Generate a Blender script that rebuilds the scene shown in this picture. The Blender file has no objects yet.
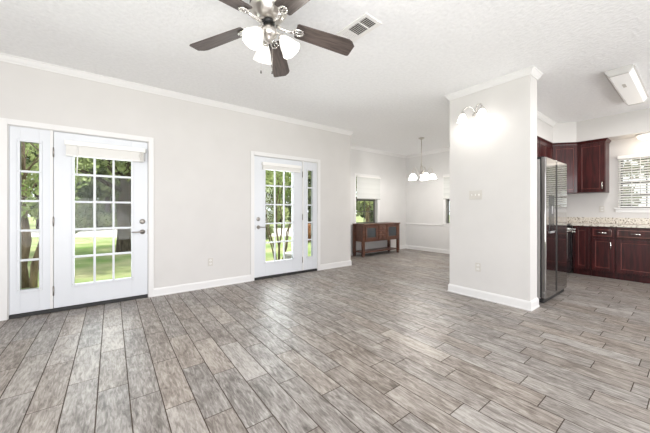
import bpy, bmesh, math, random
from mathutils import Vector, Matrix, Euler
R = random.Random(7)
S = bpy.context.scene
COL = S.collection
PI = math.pi

# ------------------------------------------------------------------ camera, world, sun, door daylight, added fill lamps, exposure
H = 1.15                                    # eye height
F = 282.6                                   # focal length in pixels of the 650 px frame
TH = math.atan(213.5 / F)                   # heading, clockwise from +Y
cam_d = bpy.data.cameras.new('camera')
cam_d.sensor_width = 36.0
cam_d.lens = F / 650.0 * 36.0
cam_d.shift_y = -0.010
cam_d.clip_start = 0.05
cam = bpy.data.objects.new('camera', cam_d)
cam.location = (0, 0, H)
cam.rotation_euler = (PI / 2, 0, -TH)
COL.objects.link(cam)
S.camera = cam

S.view_settings.view_transform = 'Standard'
S.view_settings.look = 'None'
S.view_settings.gamma = 1.0
S.view_settings.use_curve_mapping = False
S.view_settings.exposure = 0.06
S.cycles.use_denoising = True
S.cycles.max_bounces = 14
S.cycles.diffuse_bounces = 7
S.cycles.glossy_bounces = 5
S.cycles.transparent_max_bounces = 24
S.cycles.caustics_reflective = False
S.cycles.caustics_refractive = False
S.cycles.sample_clamp_indirect = 6.0

W = bpy.data.worlds.new('sky')
S.world = W
W.use_nodes = True
bg = W.node_tree.nodes['Background']
bg.inputs['Color'].default_value = (0.93, 0.965, 1.0, 1)
bg.inputs['Strength'].default_value = 1.8

sun_d = bpy.data.lights.new('sun', 'SUN')
sun_d.energy = 6.5
sun_d.angle = 0.02
sun_d.color = (1.0, 0.95, 0.86)
sun = bpy.data.objects.new('sun', sun_d)
sun.rotation_euler = Vector((-0.45, -0.30, -1.0)).to_track_quat('-Z', 'Y').to_euler()
sun.location = (9, 9, 14)
COL.objects.link(sun)


def area(name, loc, aim, sx, sy, power, color=(1, 1, 1), spread=PI):
    d = bpy.data.lights.new(name, 'AREA')
    d.shape = 'RECTANGLE'
    d.size = sx
    d.size_y = sy
    d.energy = power
    d.color = color
    d.spread = spread
    o = bpy.data.objects.new(name, d)
    o.location = loc
    o.rotation_euler = Vector(aim).to_track_quat('-Z', 'Y').to_euler()
    COL.objects.link(o)
    return o


FILL_TINT = (1.0, 0.99, 1.03)
area('fill_rear', (0.6, -3.0, 1.25), (0, 1, 0.25), 4.4, 2.2, 82, FILL_TINT)  # unseen fill lamp behind the camera, added in place of daylight
area('fill_side', (-2.45, 0.2, 1.25), (1, 0, 0.25), 3.4, 2.2, 34, FILL_TINT)  # added fill from the unseen side, standing in for daylight
area('fill_kitchen', (5.4, -3.0, 1.4), (0, 1, -0.25), 2.4, 1.6, 100, FILL_TINT)  # unseen fill lamp added to lift the kitchen
area('daylight_left_door', (-0.07, 4.62, 1.1), (0, -1, -0.1), 0.6, 1.6, 16, (0.95, 0.98, 1.0))
area('daylight_far_door', (2.35, 4.62, 1.1), (0, -1, -0.1), 0.6, 1.6, 24, (0.95, 0.98, 1.0))
area('bounce_fill', (-0.75, -0.9, 0.95), (0.22, 0.42, 1), 2.6, 2.6, 128, FILL_TINT)  # unseen upward lamp, added to brighten the ceiling like a bounced flash


# ------------------------------------------------------------------ materials
def mat(name, color, rough=0.5, metal=0.0, spec=0.5, emit=None, estr=0.0, coat=0.0):
    m = bpy.data.materials.new(name)
    m.use_nodes = True
    b = m.node_tree.nodes['Principled BSDF']
    b.inputs['Base Color'].default_value = (*color, 1)
    b.inputs['Roughness'].default_value = rough
    b.inputs['Metallic'].default_value = metal
    b.inputs['Specular IOR Level'].default_value = spec
    b.inputs['Coat Weight'].default_value = coat
    if emit:
        b.inputs['Emission Color'].default_value = (*emit, 1)
        b.inputs['Emission Strength'].default_value = estr
    return m


def nodes(m):
    nt = m.node_tree
    return nt, nt.nodes['Principled BSDF']


def add(nt, kind, **kw):
    n = nt.nodes.new(kind)
    for k, v in kw.items():
        setattr(n, k, v)
    return n


def noise_color(m, c1, c2, scale, stretch=(1, 1, 1), detail=4.0, lo=0.35, hi=0.65, dist=0.0, bump=0.0):
    """vary the base colour between two colours with an object-space noise"""
    nt, b = nodes(m)
    tc = add(nt, 'ShaderNodeTexCoord')
    mp = add(nt, 'ShaderNodeMapping')
    mp.inputs['Scale'].default_value = stretch
    nz = add(nt, 'ShaderNodeTexNoise')
    nz.inputs['Scale'].default_value = scale
    nz.inputs['Detail'].default_value = detail
    nz.inputs['Distortion'].default_value = dist
    cr = add(nt, 'ShaderNodeValToRGB')
    cr.color_ramp.elements[0].position = lo
    cr.color_ramp.elements[1].position = hi
    cr.color_ramp.elements[0].color = (*c1, 1)
    cr.color_ramp.elements[1].color = (*c2, 1)
    nt.links.new(tc.outputs['Object'], mp.inputs['Vector'])
    nt.links.new(mp.outputs['Vector'], nz.inputs['Vector'])
    nt.links.new(nz.outputs['Fac'], cr.inputs['Fac'])
    nt.links.new(cr.outputs['Color'], b.inputs['Base Color'])
    if bump:
        bp = add(nt, 'ShaderNodeBump')
        bp.inputs['Strength'].default_value = bump
        bp.inputs['Distance'].default_value = 0.01
        nt.links.new(nz.outputs['Fac'], bp.inputs['Height'])
        nt.links.new(bp.outputs['Normal'], b.inputs['Normal'])
    return m


M = {}
M['wall'] = noise_color(mat('wall_paint', (0.80, 0.775, 0.745), 0.75, spec=0.25), (0.645, 0.630, 0.615), (0.665, 0.650, 0.635), 3.0)
M['dining_wall'] = noise_color(mat('dining_paint', (0.80, 0.785, 0.765), 0.75, spec=0.25), (0.67, 0.665, 0.658), (0.69, 0.685, 0.678), 3.0)
M['trim'] = mat('trim_paint', (0.765, 0.76, 0.755), 0.4)
M['door'] = mat('door_paint', (0.70, 0.722, 0.755), 0.35)
M['ceiling'] = noise_color(mat('ceiling_texture', (0.82, 0.81, 0.80), 0.9, spec=0.1), (0.855, 0.86, 0.865), (0.915, 0.92, 0.925), 30.0, detail=5, lo=0.3, hi=0.7, bump=0.7)
M['nickel'] = mat('brushed_nickel', (0.62, 0.59, 0.55), 0.28, metal=1.0)
M['satin'] = mat('satin_nickel', (0.36, 0.335, 0.31), 0.32, metal=1.0)
M['chrome'] = mat('polished_nickel', (0.75, 0.73, 0.70), 0.15, metal=1.0)
M['dark_metal'] = mat('dark_bronze', (0.035, 0.032, 0.03), 0.4, metal=0.3)
M['rubber'] = mat('black_rubber', (0.018, 0.018, 0.018), 0.5)
M['black_gloss'] = mat('black_enamel', (0.012, 0.012, 0.013), 0.14)
M['plastic'] = mat('white_plastic', (0.84, 0.83, 0.81), 0.35)
M['almond'] = mat('plate_plastic', (0.60, 0.575, 0.535), 0.4)
M['slot'] = mat('slot_dark', (0.12, 0.11, 0.10), 0.6)
M['blind'] = mat('blind_slats', (0.82, 0.81, 0.78), 0.5)
M['headrail'] = mat('headrail_enamel', (0.84, 0.83, 0.81), 0.4)
M['steel_grey'] = mat('cap_grey', (0.36, 0.36, 0.36), 0.4, metal=0.4)
M['grout'] = mat('grout', (0.075, 0.058, 0.046), 0.9, spec=0.1)

# stainless, brushed vertically
m = mat('stainless_front', (0.50, 0.49, 0.48), 0.07, metal=1.0)
M['steel'] = noise_color(m, (0.36, 0.35, 0.345), (0.41, 0.40, 0.39), 40, (8, 8, 0.15))
M['steel_side'] = mat('stainless_side', (0.47, 0.455, 0.44), 0.42, metal=0.25)

# woods
M['cherry'] = noise_color(mat('cherry_wood', (0.07, 0.015, 0.014), 0.34, spec=0.3, coat=0.1), (0.024, 0.0035, 0.004), (0.060, 0.0085, 0.0085), 5.0, (6, 6, 0.6), detail=6, dist=0.6)
M['cherry_glint'] = noise_color(mat('cherry_bead_glint', (0.12, 0.03, 0.03), 0.22, coat=0.6), (0.15, 0.04, 0.035), (0.22, 0.065, 0.055), 5.0, (6, 6, 0.6))  # lighter than the doors: bead highlights put into the colour
M['brownwood'] = noise_color(mat('sideboard_wood', (0.10, 0.035, 0.02), 0.35, coat=0.2), (0.06, 0.021, 0.012), (0.12, 0.046, 0.026), 5.0, (0.7, 6, 6), detail=6, dist=0.5)
M['blade'] = noise_color(mat('fan_blade_wood', (0.09, 0.06, 0.05), 0.45), (0.052, 0.040, 0.036), (0.105, 0.082, 0.074), 6.0, (1.2, 14, 1), detail=5, dist=0.4)
M['smoke_glass'] = mat('dark_glass', (0.035, 0.042, 0.048), 0.08)

# granite
m = mat('granite', (0.6, 0.55, 0.48), 0.18)
nt, b = nodes(m)
tc = add(nt, 'ShaderNodeTexCoord')
v1 = add(nt, 'ShaderNodeTexNoise'); v1.inputs['Scale'].default_value = 52; v1.inputs['Detail'].default_value = 3
c1 = add(nt, 'ShaderNodeValToRGB')
e = c1.color_ramp.elements
e[0].position = 0.36; e[0].color = (0.10, 0.075, 0.06, 1)
e[1].position = 0.45; e[1].color = (0.60, 0.54, 0.45, 1)
x = c1.color_ramp.elements.new(0.56); x.color = (0.80, 0.76, 0.69, 1)
x = c1.color_ramp.elements.new(0.70); x.color = (0.55, 0.50, 0.44, 1)
nt.links.new(tc.outputs['Object'], v1.inputs['Vector'])
nt.links.new(v1.outputs['Fac'], c1.inputs['Fac'])
nt.links.new(c1.outputs['Color'], b.inputs['Base Color'])
M['granite'] = m

# plank tile: per-plank tint from the "tint" attribute, grain along the plank
m = mat('plank_tile', (0.3, 0.28, 0.26), 0.42, spec=0.5)
nt, b = nodes(m)
at = add(nt, 'ShaderNodeAttribute', attribute_name='tint')
tc = add(nt, 'ShaderNodeTexCoord')
sep = add(nt, 'ShaderNodeSeparateColor')
nt.links.new(at.outputs['Color'], sep.inputs['Color'])
cmb = add(nt, 'ShaderNodeCombineXYZ')
mul = add(nt, 'ShaderNodeMath', operation='MULTIPLY'); mul.inputs[1].default_value = 37.0
nt.links.new(sep.outputs['Green'], mul.inputs[0])
nt.links.new(mul.outputs[0], cmb.inputs['X']); nt.links.new(mul.outputs[0], cmb.inputs['Z'])
vadd = add(nt, 'ShaderNodeVectorMath', operation='ADD')
nt.links.new(tc.outputs['Object'], vadd.inputs[0]); nt.links.new(cmb.outputs[0], vadd.inputs[1])
mp = add(nt, 'ShaderNodeMapping'); mp.inputs['Scale'].default_value = (20, 4.0, 1)
nt.links.new(vadd.outputs[0], mp.inputs['Vector'])
n1 = add(nt, 'ShaderNodeTexNoise'); n1.inputs['Scale'].default_value = 1.7; n1.inputs['Detail'].default_value = 8; n1.inputs['Roughness'].default_value = 0.66; n1.inputs['Distortion'].default_value = 1.2
nt.links.new(mp.outputs[0], n1.inputs['Vector'])
mp2 = add(nt, 'ShaderNodeMapping'); mp2.inputs['Scale'].default_value = (5.5, 3.0, 1)
nt.links.new(vadd.outputs[0], mp2.inputs['Vector'])
n2 = add(nt, 'ShaderNodeTexNoise'); n2.inputs['Scale'].default_value = 1.3; n2.inputs['Detail'].default_value = 5; n2.inputs['Roughness'].default_value = 0.6; n2.inputs['Distortion'].default_value = 0.6
nt.links.new(mp2.outputs[0], n2.inputs['Vector'])
mx = add(nt, 'ShaderNodeMath', operation='MULTIPLY_ADD'); mx.inputs[1].default_value = 1.3
nt.links.new(n1.outputs['Fac'], mx.inputs[0])
mb = add(nt, 'ShaderNodeMath', operation='MULTIPLY_ADD'); mb.inputs[1].default_value = 0.6; mb.inputs[2].default_value = -0.80
nt.links.new(n2.outputs['Fac'], mb.inputs[0]); nt.links.new(mb.outputs[0], mx.inputs[2])
ts = add(nt, 'ShaderNodeMath', operation='MULTIPLY_ADD'); ts.inputs[1].default_value = 0.19; 
nt.links.new(sep.outputs['Red'], ts.inputs[0]); nt.links.new(mx.outputs[0], ts.inputs[2])
mp3 = add(nt, 'ShaderNodeMapping'); mp3.inputs['Scale'].default_value = (60, 8, 1)
nt.links.new(vadd.outputs[0], mp3.inputs['Vector'])
n3 = add(nt, 'ShaderNodeTexNoise'); n3.inputs['Scale'].default_value = 1.6; n3.inputs['Detail'].default_value = 5; n3.inputs['Distortion'].default_value = 0.8
nt.links.new(mp3.outputs[0], n3.inputs['Vector'])
m3 = add(nt, 'ShaderNodeMath', operation='MULTIPLY_ADD'); m3.inputs[1].default_value = 0.75
nt.links.new(n3.outputs['Fac'], m3.inputs[0]); nt.links.new(mb.outputs[0], m3.inputs[2]); nt.links.new(m3.outputs[0], mx.inputs[2])
cr = add(nt, 'ShaderNodeValToRGB')
el = cr.color_ramp.elements
el[0].position = 0.20; el[0].color = (0.088, 0.069, 0.056, 1)
el[1].position = 0.86; el[1].color = (0.45, 0.41, 0.37, 1)
x = el.new(0.42); x.color = (0.178, 0.150, 0.128, 1)
x = el.new(0.60); x.color = (0.285, 0.250, 0.222, 1)
nt.links.new(ts.outputs[0], cr.inputs['Fac'])
hs = add(nt, 'ShaderNodeHueSaturation')
sa = add(nt, 'ShaderNodeMath', operation='MULTIPLY_ADD'); sa.inputs[1].default_value = 0.5; sa.inputs[2].default_value = 0.6
nt.links.new(sep.outputs['Blue'], sa.inputs[0]); nt.links.new(sa.outputs[0], hs.inputs['Saturation'])
nt.links.new(cr.outputs['Color'], hs.inputs['Color'])
nt.links.new(hs.outputs['Color'], b.inputs['Base Color'])
bp = add(nt, 'ShaderNodeBump'); bp.inputs['Strength'].default_value = 0.12; bp.inputs['Distance'].default_value = 0.004
nt.links.new(n1.outputs['Fac'], bp.inputs['Height']); nt.links.new(bp.outputs['Normal'], b.inputs['Normal'])
M['plank'] = m

# clear pane: mostly transparent with a fresnel reflection
m = bpy.data.materials.new('pane_glass'); m.use_nodes = True
nt = m.node_tree
nt.nodes.clear()
out = add(nt, 'ShaderNodeOutputMaterial'); mix = add(nt, 'ShaderNodeMixShader')
tr = add(nt, 'ShaderNodeBsdfTransparent'); tr.inputs['Color'].default_value = (0.95, 0.965, 0.96, 1)
gl = add(nt, 'ShaderNodeBsdfGlossy'); gl.inputs['Roughness'].default_value = 0.02
fr = add(nt, 'ShaderNodeFresnel'); fr.inputs['IOR'].default_value = 1.22
nt.links.new(fr.outputs[0], mix.inputs[0]); nt.links.new(tr.outputs[0], mix.inputs[1]); nt.links.new(gl.outputs[0], mix.inputs[2])
nt.links.new(mix.outputs[0], out.inputs[0])
M['glass'] = m

# lit glass shades and bulbs
M['lit_fan'] = mat('lit_fan_shade', (0.9, 0.88, 0.85), 0.3, emit=(1.0, 0.96, 0.91), estr=0.28)
M['lit_sconce'] = mat('lit_sconce_shade', (0.9, 0.9, 0.88), 0.3, emit=(1.0, 0.97, 0.93), estr=2.0)
M['lit_chand'] = mat('lit_chandelier_shade', (0.9, 0.9, 0.88), 0.3, emit=(1.0, 0.97, 0.94), estr=2.2)
M['lit_dome'] = mat('lit_dome_glass', (0.9, 0.88, 0.82), 0.3, emit=(1.0, 0.90, 0.76), estr=1.4)
M['lit_diffuser'] = mat('lit_prismatic_diffuser', (0.85, 0.85, 0.84), 0.4, emit=(1.0, 0.985, 0.96), estr=0.16)

# outdoors
M['lawn'] = noise_color(mat('lawn_grass', (0.2, 0.3, 0.08), 0.9, spec=0.1), (0.13, 0.23, 0.055), (0.42, 0.41, 0.24), 0.9, detail=9, lo=0.3, hi=0.72)
M['road'] = noise_color(mat('pale_concrete', (0.6, 0.58, 0.55), 0.9, spec=0.1), (0.56, 0.53, 0.49), (0.68, 0.65, 0.61), 2.0)
M['bark'] = noise_color(mat('bark', (0.16, 0.12, 0.09), 0.95, spec=0.1), (0.04, 0.031, 0.026), (0.13, 0.105, 0.085), 7.0, (3, 3, 0.6), detail=6, bump=0.6)
M['smooth_bark'] = noise_color(mat('smooth_bark', (0.2, 0.14, 0.1), 0.8, spec=0.2), (0.12, 0.085, 0.06), (0.30, 0.22, 0.17), 5.0, (3, 3, 0.6), detail=5)


def leafmat(name, c1, c2):
    m = mat(name, c1, 0.6, spec=0.3)
    nt, b = nodes(m)
    at = add(nt, 'ShaderNodeAttribute', attribute_name='tint')
    mixc = add(nt, 'ShaderNodeMix', data_type='RGBA')
    mixc.inputs['A'].default_value = (*c1, 1)
    mixc.inputs['B'].default_value = (*c2, 1)
    nt.links.new(at.outputs['Fac'], mixc.inputs['Factor'])
    nt.links.new(mixc.outputs['Result'], b.inputs['Base Color'])
    tl = add(nt, 'ShaderNodeBsdfTranslucent')
    nt.links.new(mixc.outputs['Result'], tl.inputs['Color'])
    ms = add(nt, 'ShaderNodeMixShader'); ms.inputs[0].default_value = 0.35
    o = nt.nodes['Material Output']
    nt.links.new(b.outputs[0], ms.inputs[1]); nt.links.new(tl.outputs[0], ms.inputs[2])
    nt.links.new(ms.outputs[0], o.inputs[0])
    return m


M['leaf_dark'] = leafmat('leaves_deep', (0.04, 0.06, 0.028), (0.38, 0.42, 0.23))
M['leaf_mid'] = leafmat('leaves_mid', (0.075, 0.11, 0.04), (0.50, 0.55, 0.27))
M['leaf_light'] = leafmat('leaves_light', (0.2, 0.29, 0.09), (0.6, 0.66, 0.34))
M['leaf_rust'] = leafmat('leaves_rust', (0.30, 0.12, 0.05), (0.5, 0.28, 0.14))


# ------------------------------------------------------------------ mesh builder
class MB:
    def __init__(self):
        self.v = []
        self.f = []
        self.mi = []
        self.sm = []

    def _add(self, vs, fs, mi=0, smooth=False, mtx=None):
        o = len(self.v)
        for p in vs:
            p = Vector(p)
            self.v.append(mtx @ p if mtx else p)
        for f in fs:
            self.f.append([i + o for i in f])
            self.mi.append(mi)
            self.sm.append(smooth)

    def box(self, x0, x1, y0, y1, z0, z1, mi=0, mtx=None):
        if x0 > x1: x0, x1 = x1, x0
        if y0 > y1: y0, y1 = y1, y0
        if z0 > z1: z0, z1 = z1, z0
        vs = [(x0, y0, z0), (x1, y0, z0), (x1, y1, z0), (x0, y1, z0), (x0, y0, z1), (x1, y0, z1), (x1, y1, z1), (x0, y1, z1)]
        fs = [(0, 3, 2, 1), (4, 5, 6, 7), (0, 1, 5, 4), (1, 2, 6, 5), (2, 3, 7, 6), (3, 0, 4, 7)]
        self._add(vs, fs, mi, False, mtx)
        return self

    def tube(self, pts, rad, n=10, mi=0, cap=True, mtx=None):
        pts = [Vector(p) for p in pts]
        rs = rad if isinstance(rad, (list, tuple)) else [rad] * len(pts)
        vs, fs = [], []
        up = None
        for i, p in enumerate(pts):
            t = (pts[min(i + 1, len(pts) - 1)] - pts[max(i - 1, 0)]).normalized()
            if up is None:
                a = Vector((0, 0, 1)) if abs(t.z) < 0.9 else Vector((1, 0, 0))
                up = t.cross(a).normalized()
            up = (up - t * up.dot(t)).normalized()
            w = t.cross(up)
            for k in range(n):
                an = 2 * PI * k / n
                vs.append(p + (up * math.cos(an) + w * math.sin(an)) * rs[i])
        for i in range(len(pts) - 1):
            for k in range(n):
                a, b2 = i * n + k, i * n + (k + 1) % n
                fs.append((a, b2, b2 + n, a + n))
        if cap:
            fs.append(tuple(reversed(range(n))))
            fs.append(tuple(range((len(pts) - 1) * n, len(pts) * n)))
        self._add(vs, fs, mi, True, mtx)
        return self

    def lathe(self, prof, n=24, mi=0, mtx=None, smooth=True):
        """prof: list of (radius, z), spun about Z"""
        vs, fs = [], []
        for (r, z) in prof:
            for k in range(n):
                a = 2 * PI * k / n
                vs.append((r * math.cos(a), r * math.sin(a), z))
        for i in range(len(prof) - 1):
            for k in range(n):
                a, b2 = i * n + k, i * n + (k + 1) % n
                fs.append((a, b2, b2 + n, a + n))
        if prof[0][0] > 1e-5: fs.append(tuple(reversed(range(n))))
        if prof[-1][0] > 1e-5: fs.append(tuple(range((len(prof) - 1) * n, len(prof) * n)))
        self._add(vs, fs, mi, smooth, mtx)
        return self

    def prism(self, poly, z0, z1, mi=0, mtx=None):
        n = len(poly)
        vs = [(p[0], p[1], z0) for p in poly] + [(p[0], p[1], z1) for p in poly]
        fs = [tuple(reversed(range(n))), tuple(range(n, 2 * n))]
        for k in range(n):
            fs.append((k, (k + 1) % n, n + (k + 1) % n, n + k))
        self._add(vs, fs, mi, False, mtx)
        return self

    def sweep(self, path, prof, mi=0):
        """closed profile of (out, z) swept along a horizontal path, out = right-hand side of travel"""
        pts = [Vector((p[0], p[1], 0)) for p in path]
        vs, fs = [], []
        n = len(prof)
        for i, p in enumerate(pts):
            d1 = (pts[i] - pts[i - 1]).normalized() if i else None
            d2 = (pts[i + 1] - pts[i]).normalized() if i < len(pts) - 1 else None
            d1 = d1 or d2
            d2 = d2 or d1
            n1 = Vector((d1.y, -d1.x, 0))
            n2 = Vector((d2.y, -d2.x, 0))
            mt = (n1 + n2)
            mt = mt / max(1e-6, mt.dot(n1))
            for (o, z) in prof:
                vs.append(p + mt * o + Vector((0, 0, z)))
        for i in range(len(pts) - 1):
            for k in range(n):
                a, b2 = i * n + k, i * n + (k + 1) % n
                fs.append((a, b2, b2 + n, a + n))
        fs.append(tuple(range(n)))
        fs.append(tuple(reversed(range((len(pts) - 1) * n, len(pts) * n))))
        self._add(vs, fs, mi)
        return self

    def build(self, name, mats, parent=None, bevel=0.0, seg=2, loc=None):
        me = bpy.data.meshes.new(name)
        me.from_pydata([tuple(p) for p in self.v], [], self.f)
        if not isinstance(mats, (list, tuple)): mats = [mats]
        for mm in mats: me.materials.append(M[mm] if isinstance(mm, str) else mm)
        for i, p in enumerate(me.polygons):
            p.material_index = self.mi[i]
            p.use_smooth = self.sm[i]
        me.update()
        bm = bmesh.new(); bm.from_mesh(me)
        bmesh.ops.recalc_face_normals(bm, faces=bm.faces)
        bm.to_mesh(me); bm.free()
        o = bpy.data.objects.new(name, me)
        COL.objects.link(o)
        if parent: o.parent = parent
        if loc: o.location = loc
        if bevel:
            b = o.modifiers.new('bevel', 'BEVEL')
            b.width = bevel; b.segments = seg; b.limit_method = 'ANGLE'; b.angle_limit = math.radians(40)
        return o


def tag(o, label=None, cat=None, group=None, kind=None):
    if label: o['label'] = label
    if cat: o['category'] = cat
    if group: o['group'] = group
    if kind: o['kind'] = kind
    return o


def thing(name, label, cat, loc=(0, 0, 0), rotz=0.0, group=None):
    o = bpy.data.objects.new(name, None)
    COL.objects.link(o)
    o.location = loc
    o.rotation_euler = (0, 0, rotz)
    o.empty_display_size = 0.1
    return tag(o, label, cat, group)


def struct(o, label=None, cat=None):
    return tag(o, label, cat, None, 'structure')


def copy_tree(o, parent=None):
    c = o.copy()
    COL.objects.link(c)
    if parent: c.parent = parent
    for ch in o.children: copy_tree(ch, c)
    return c


def rot(axis, a): return Matrix.Rotation(a, 4, axis)
def tr_(x, y, z): return Matrix.Translation((x, y, z))


# ------------------------------------------------------------------ room dimensions
CZ = 2.77                                   # ceiling
YA = 4.375                                  # long wall with the two doors
XL, YR = -2.6, -3.2                         # unseen sides of the room
XC, YD, XD = 3.97, 5.30, 7.05               # dining bay: corner, door-side wall, end wall
PX0, PX1, PY0, PY1 = 3.82, 4.05, 1.165, 2.13   # partition
KY, KX = 2.0, 7.2                           # kitchen walls
SY, SX, SZ = 1.64, 6.82, 2.40               # soffit faces and underside
T = 0.15

# floor: plank tiles with the joints of each row
PW, PL, FX0 = 0.1584, 0.61, -0.0695
phase = {-4: 0.563, -3: 0.109, -2: 0.449, -1: 0.049, 0: 0.455, 1: 0.244, 2: 0.021, 3: 0.419, 4: 0.215, 5: 0.0, 6: 0.455, 7: 0.191, 8: 0.379, 9: 0.576, 10: 0.235, 11: 0.15, 12: 0.446, 13: 0.571, 14: 0.106, 15: 0.402, 16: 0.182, 17: 0.262, 18: 0.478, 20: 0.268, 21: 0.485, 22: 0.048, 24: 0.291, 25: 0.448, 26: 0.596, 27: 0.446, 29: 0.443, 30: 0.044, 31: 0.448, 33: 0.069, 34: 0.223}
fm = MB()
fm.box(XL - T, KX + T, YR - T, YD + T, -0.12, -0.0008, 1)
tints = [(0, 0, 0)] * 6
r0 = math.floor((XL - FX0) / PW)
r1 = math.ceil((KX - FX0) / PW)
rf = random.Random(23)
for r in range(r0, r1):
    xa, xb = FX0 + r * PW + 0.0029, FX0 + (r + 1) * PW - 0.0029
    ph = phase.get(r, rf.random() * PL)
    k = math.floor((YR - ph) / PL)
    while ph + k * PL < YD:
        ya, yb = ph + k * PL + 0.0026, ph + (k + 1) * PL - 0.0026
        k += 1
        c = 0.0005
        vs = [(xa, ya, -0.004), (xb, ya, -0.004), (xb, yb, -0.004), (xa, yb, -0.004),
              (xa, ya, -c), (xb, ya, -c), (xb, yb, -c), (xa, yb, -c),
              (xa + c, ya + c, 0), (xb - c, ya + c, 0), (xb - c, yb - c, 0), (xa + c, yb - c, 0)]
        fs = [(0, 1, 5, 4), (1, 2, 6, 5), (2, 3, 7, 6), (3, 0, 4, 7), (4, 5, 9, 8), (5, 6, 10, 9), (6, 7, 11, 10), (7, 4, 8, 11), (8, 9, 10, 11)]
        fm._add(vs, fs, 0)
        t = (max(-1.0, min(1.0, rf.gauss(0, 0.42))), rf.random(), rf.random())
        tints += [t] * 9
floor = fm.build('floor', ['plank', 'grout'])
ca = floor.data.color_attributes.new('tint', 'FLOAT_COLOR', 'CORNER')
for p in floor.data.polygons:
    for li in p.loop_indices:
        ca.data[li].color = (*tints[p.index], 1)
struct(floor, 'grey weathered wood-look plank tile floor', 'floor')

# ceiling slab (also the roof); eaves widened, unseen rear slab added to block sun
struct(MB().box(XL - 0.5, KX + 1.0, YR - 0.3, YD + 0.75, CZ, CZ + 0.2).build('ceiling', 'ceiling'), 'white textured ceiling', 'ceiling')
struct(MB().box(XL - 3.4, KX + 0.6, YR - 3.5, YR - 0.3, CZ, CZ + 0.2).build('sun_block_slab', 'trim'))

D1 = (-0.866, 0.386)                        # door 1 with its side pane
D2 = (1.857, 3.122)
DZ = 2.045


def wall_y(name, y0, y1, x0, x1, holes, m):
    """wall in an XZ plane between y0 and y1, with (x0,x1,z0,z1) openings left to right"""
    w = MB()
    cx = x0
    for (a, b2, za, zb) in holes:
        w.box(cx, a, y0, y1, 0, CZ)
        w.box(a, b2, y0, y1, zb, CZ)
        if za > 0.001: w.box(a, b2, y0, y1, 0, za)
        cx = b2
    w.box(cx, x1, y0, y1, 0, CZ)
    return struct(w.build(name, m))


def wall_x(name, x0, x1, y0, y1, holes, m):
    w = MB()
    cy = y0
    for (a, b2, za, zb) in holes:
        w.box(x0, x1, cy, a, 0, CZ)
        w.box(x0, x1, a, b2, zb, CZ)
        if za > 0.001: w.box(x0, x1, a, b2, 0, za)
        cy = b2
    w.box(x0, x1, cy, y1, 0, CZ)
    return struct(w.build(name, m))


o = wall_y('wall_left', YA, YA + T, XL - T, XC, [(D1[0], D1[1], 0, DZ), (D2[0], D2[1], 0, DZ)], 'wall')
tag(o, 'long off-white wall with two glazed doors', 'wall')
wall_x('wall_dining_corner', XC - T, XC, YA + T, YD + T, [], 'wall')
WD1 = (4.99, 5.81, 0.80, 2.03)
o = wall_y('wall_dining_left', YD, YD + T, XC, XD + T, [WD1], 'dining_wall')
WD2 = (3.25, 4.05, 0.80, 2.03)
o = wall_x('wall_dining_back', XD, XD + T, PY1, YD, [WD2], 'dining_wall')
struct(MB().prism([(PX0, PY0), (PX1, PY0), (PX1, KY), (KX + T, KY), (KX + T, PY1), (PX0, PY1)], 0, CZ).build('wall_partition', 'wall'), 'short white partition wall beside the fridge', 'wall')
WK = (-0.42, 0.86, 1.19, 2.08)
wall_x('wall_kitchen_back', KX, KX + T, YR, KY, [WK], 'wall')
wall_y('wall_rear', YR - T, YR, XL - T, KX + T, [(-1.6, 2.8, 0, 2.3), (4.2, 6.6, 0.7, 2.2)], 'wall')
wall_x('wall_side', XL - T, XL, YR, YA, [(-1.5, 1.9, 0, 2.3)], 'wall')
# soffit over the kitchen cabinets
struct(MB().prism([(PX1, KY), (PX1, SY), (6.56, SY), (SX, 1.36), (SX, -1.2), (KX, -1.2), (KX, KY)], SZ, CZ).build('wall_soffit', 'wall'), 'boxed white soffit above the kitchen cabinets', 'wall')

# crown moulding, baseboards, chair rail
crown = [(0.0, CZ - 0.072), (0.009, CZ - 0.072), (0.012, CZ - 0.060), (0.021, CZ - 0.05), (0.034, CZ - 0.026), (0.038, CZ - 0.017), (0.047, CZ - 0.012), (0.047, CZ), (0.0, CZ)]
struct(MB().sweep([(XL, YR), (XL, YA), (XC, YA), (XC, YD), (XD, YD), (XD, PY1), (PX0, PY1), (PX0, PY0), (PX1, PY0), (PX1, SY), (6.56, SY)], crown).build('trim_1', 'trim'), 'white crown moulding along the ceiling', 'trim')
base = [(0.0, 0.0), (0.02, 0.0), (0.02, 0.012), (0.015, 0.02), (0.015, 0.085), (0.011, 0.098), (0.007, 0.106), (0.0, 0.106)]
struct(MB().sweep([(XL, 2.0), (XL, YA), (D1[0] - 0.062, YA)], base).build('baseboard_rear', 'trim'))
struct(MB().sweep([(D1[1] + 0.062, YA), (D2[0] - 0.062, YA)], base).build('baseboard_left', 'trim'))
struct(MB().sweep([(D2[1] + 0.062, YA), (XC, YA), (XC, YD), (XD, YD), (XD, PY1), (PX0, PY1), (PX0, PY0), (PX1, PY0), (PX1, PY0 + 0.12)], base).build('baseboard_dining', 'trim'))
rail = [(0.0, 0.71), (0.012, 0.71), (0.022, 0.735), (0.026, 0.75), (0.018, 0.765), (0.0, 0.765)]
struct(MB().sweep([(XD, YD), (XD, WD2[1] + 0.06)], rail).build('trim_2', 'trim'), 'white chair rail on the dining wall', 'trim')


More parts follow.
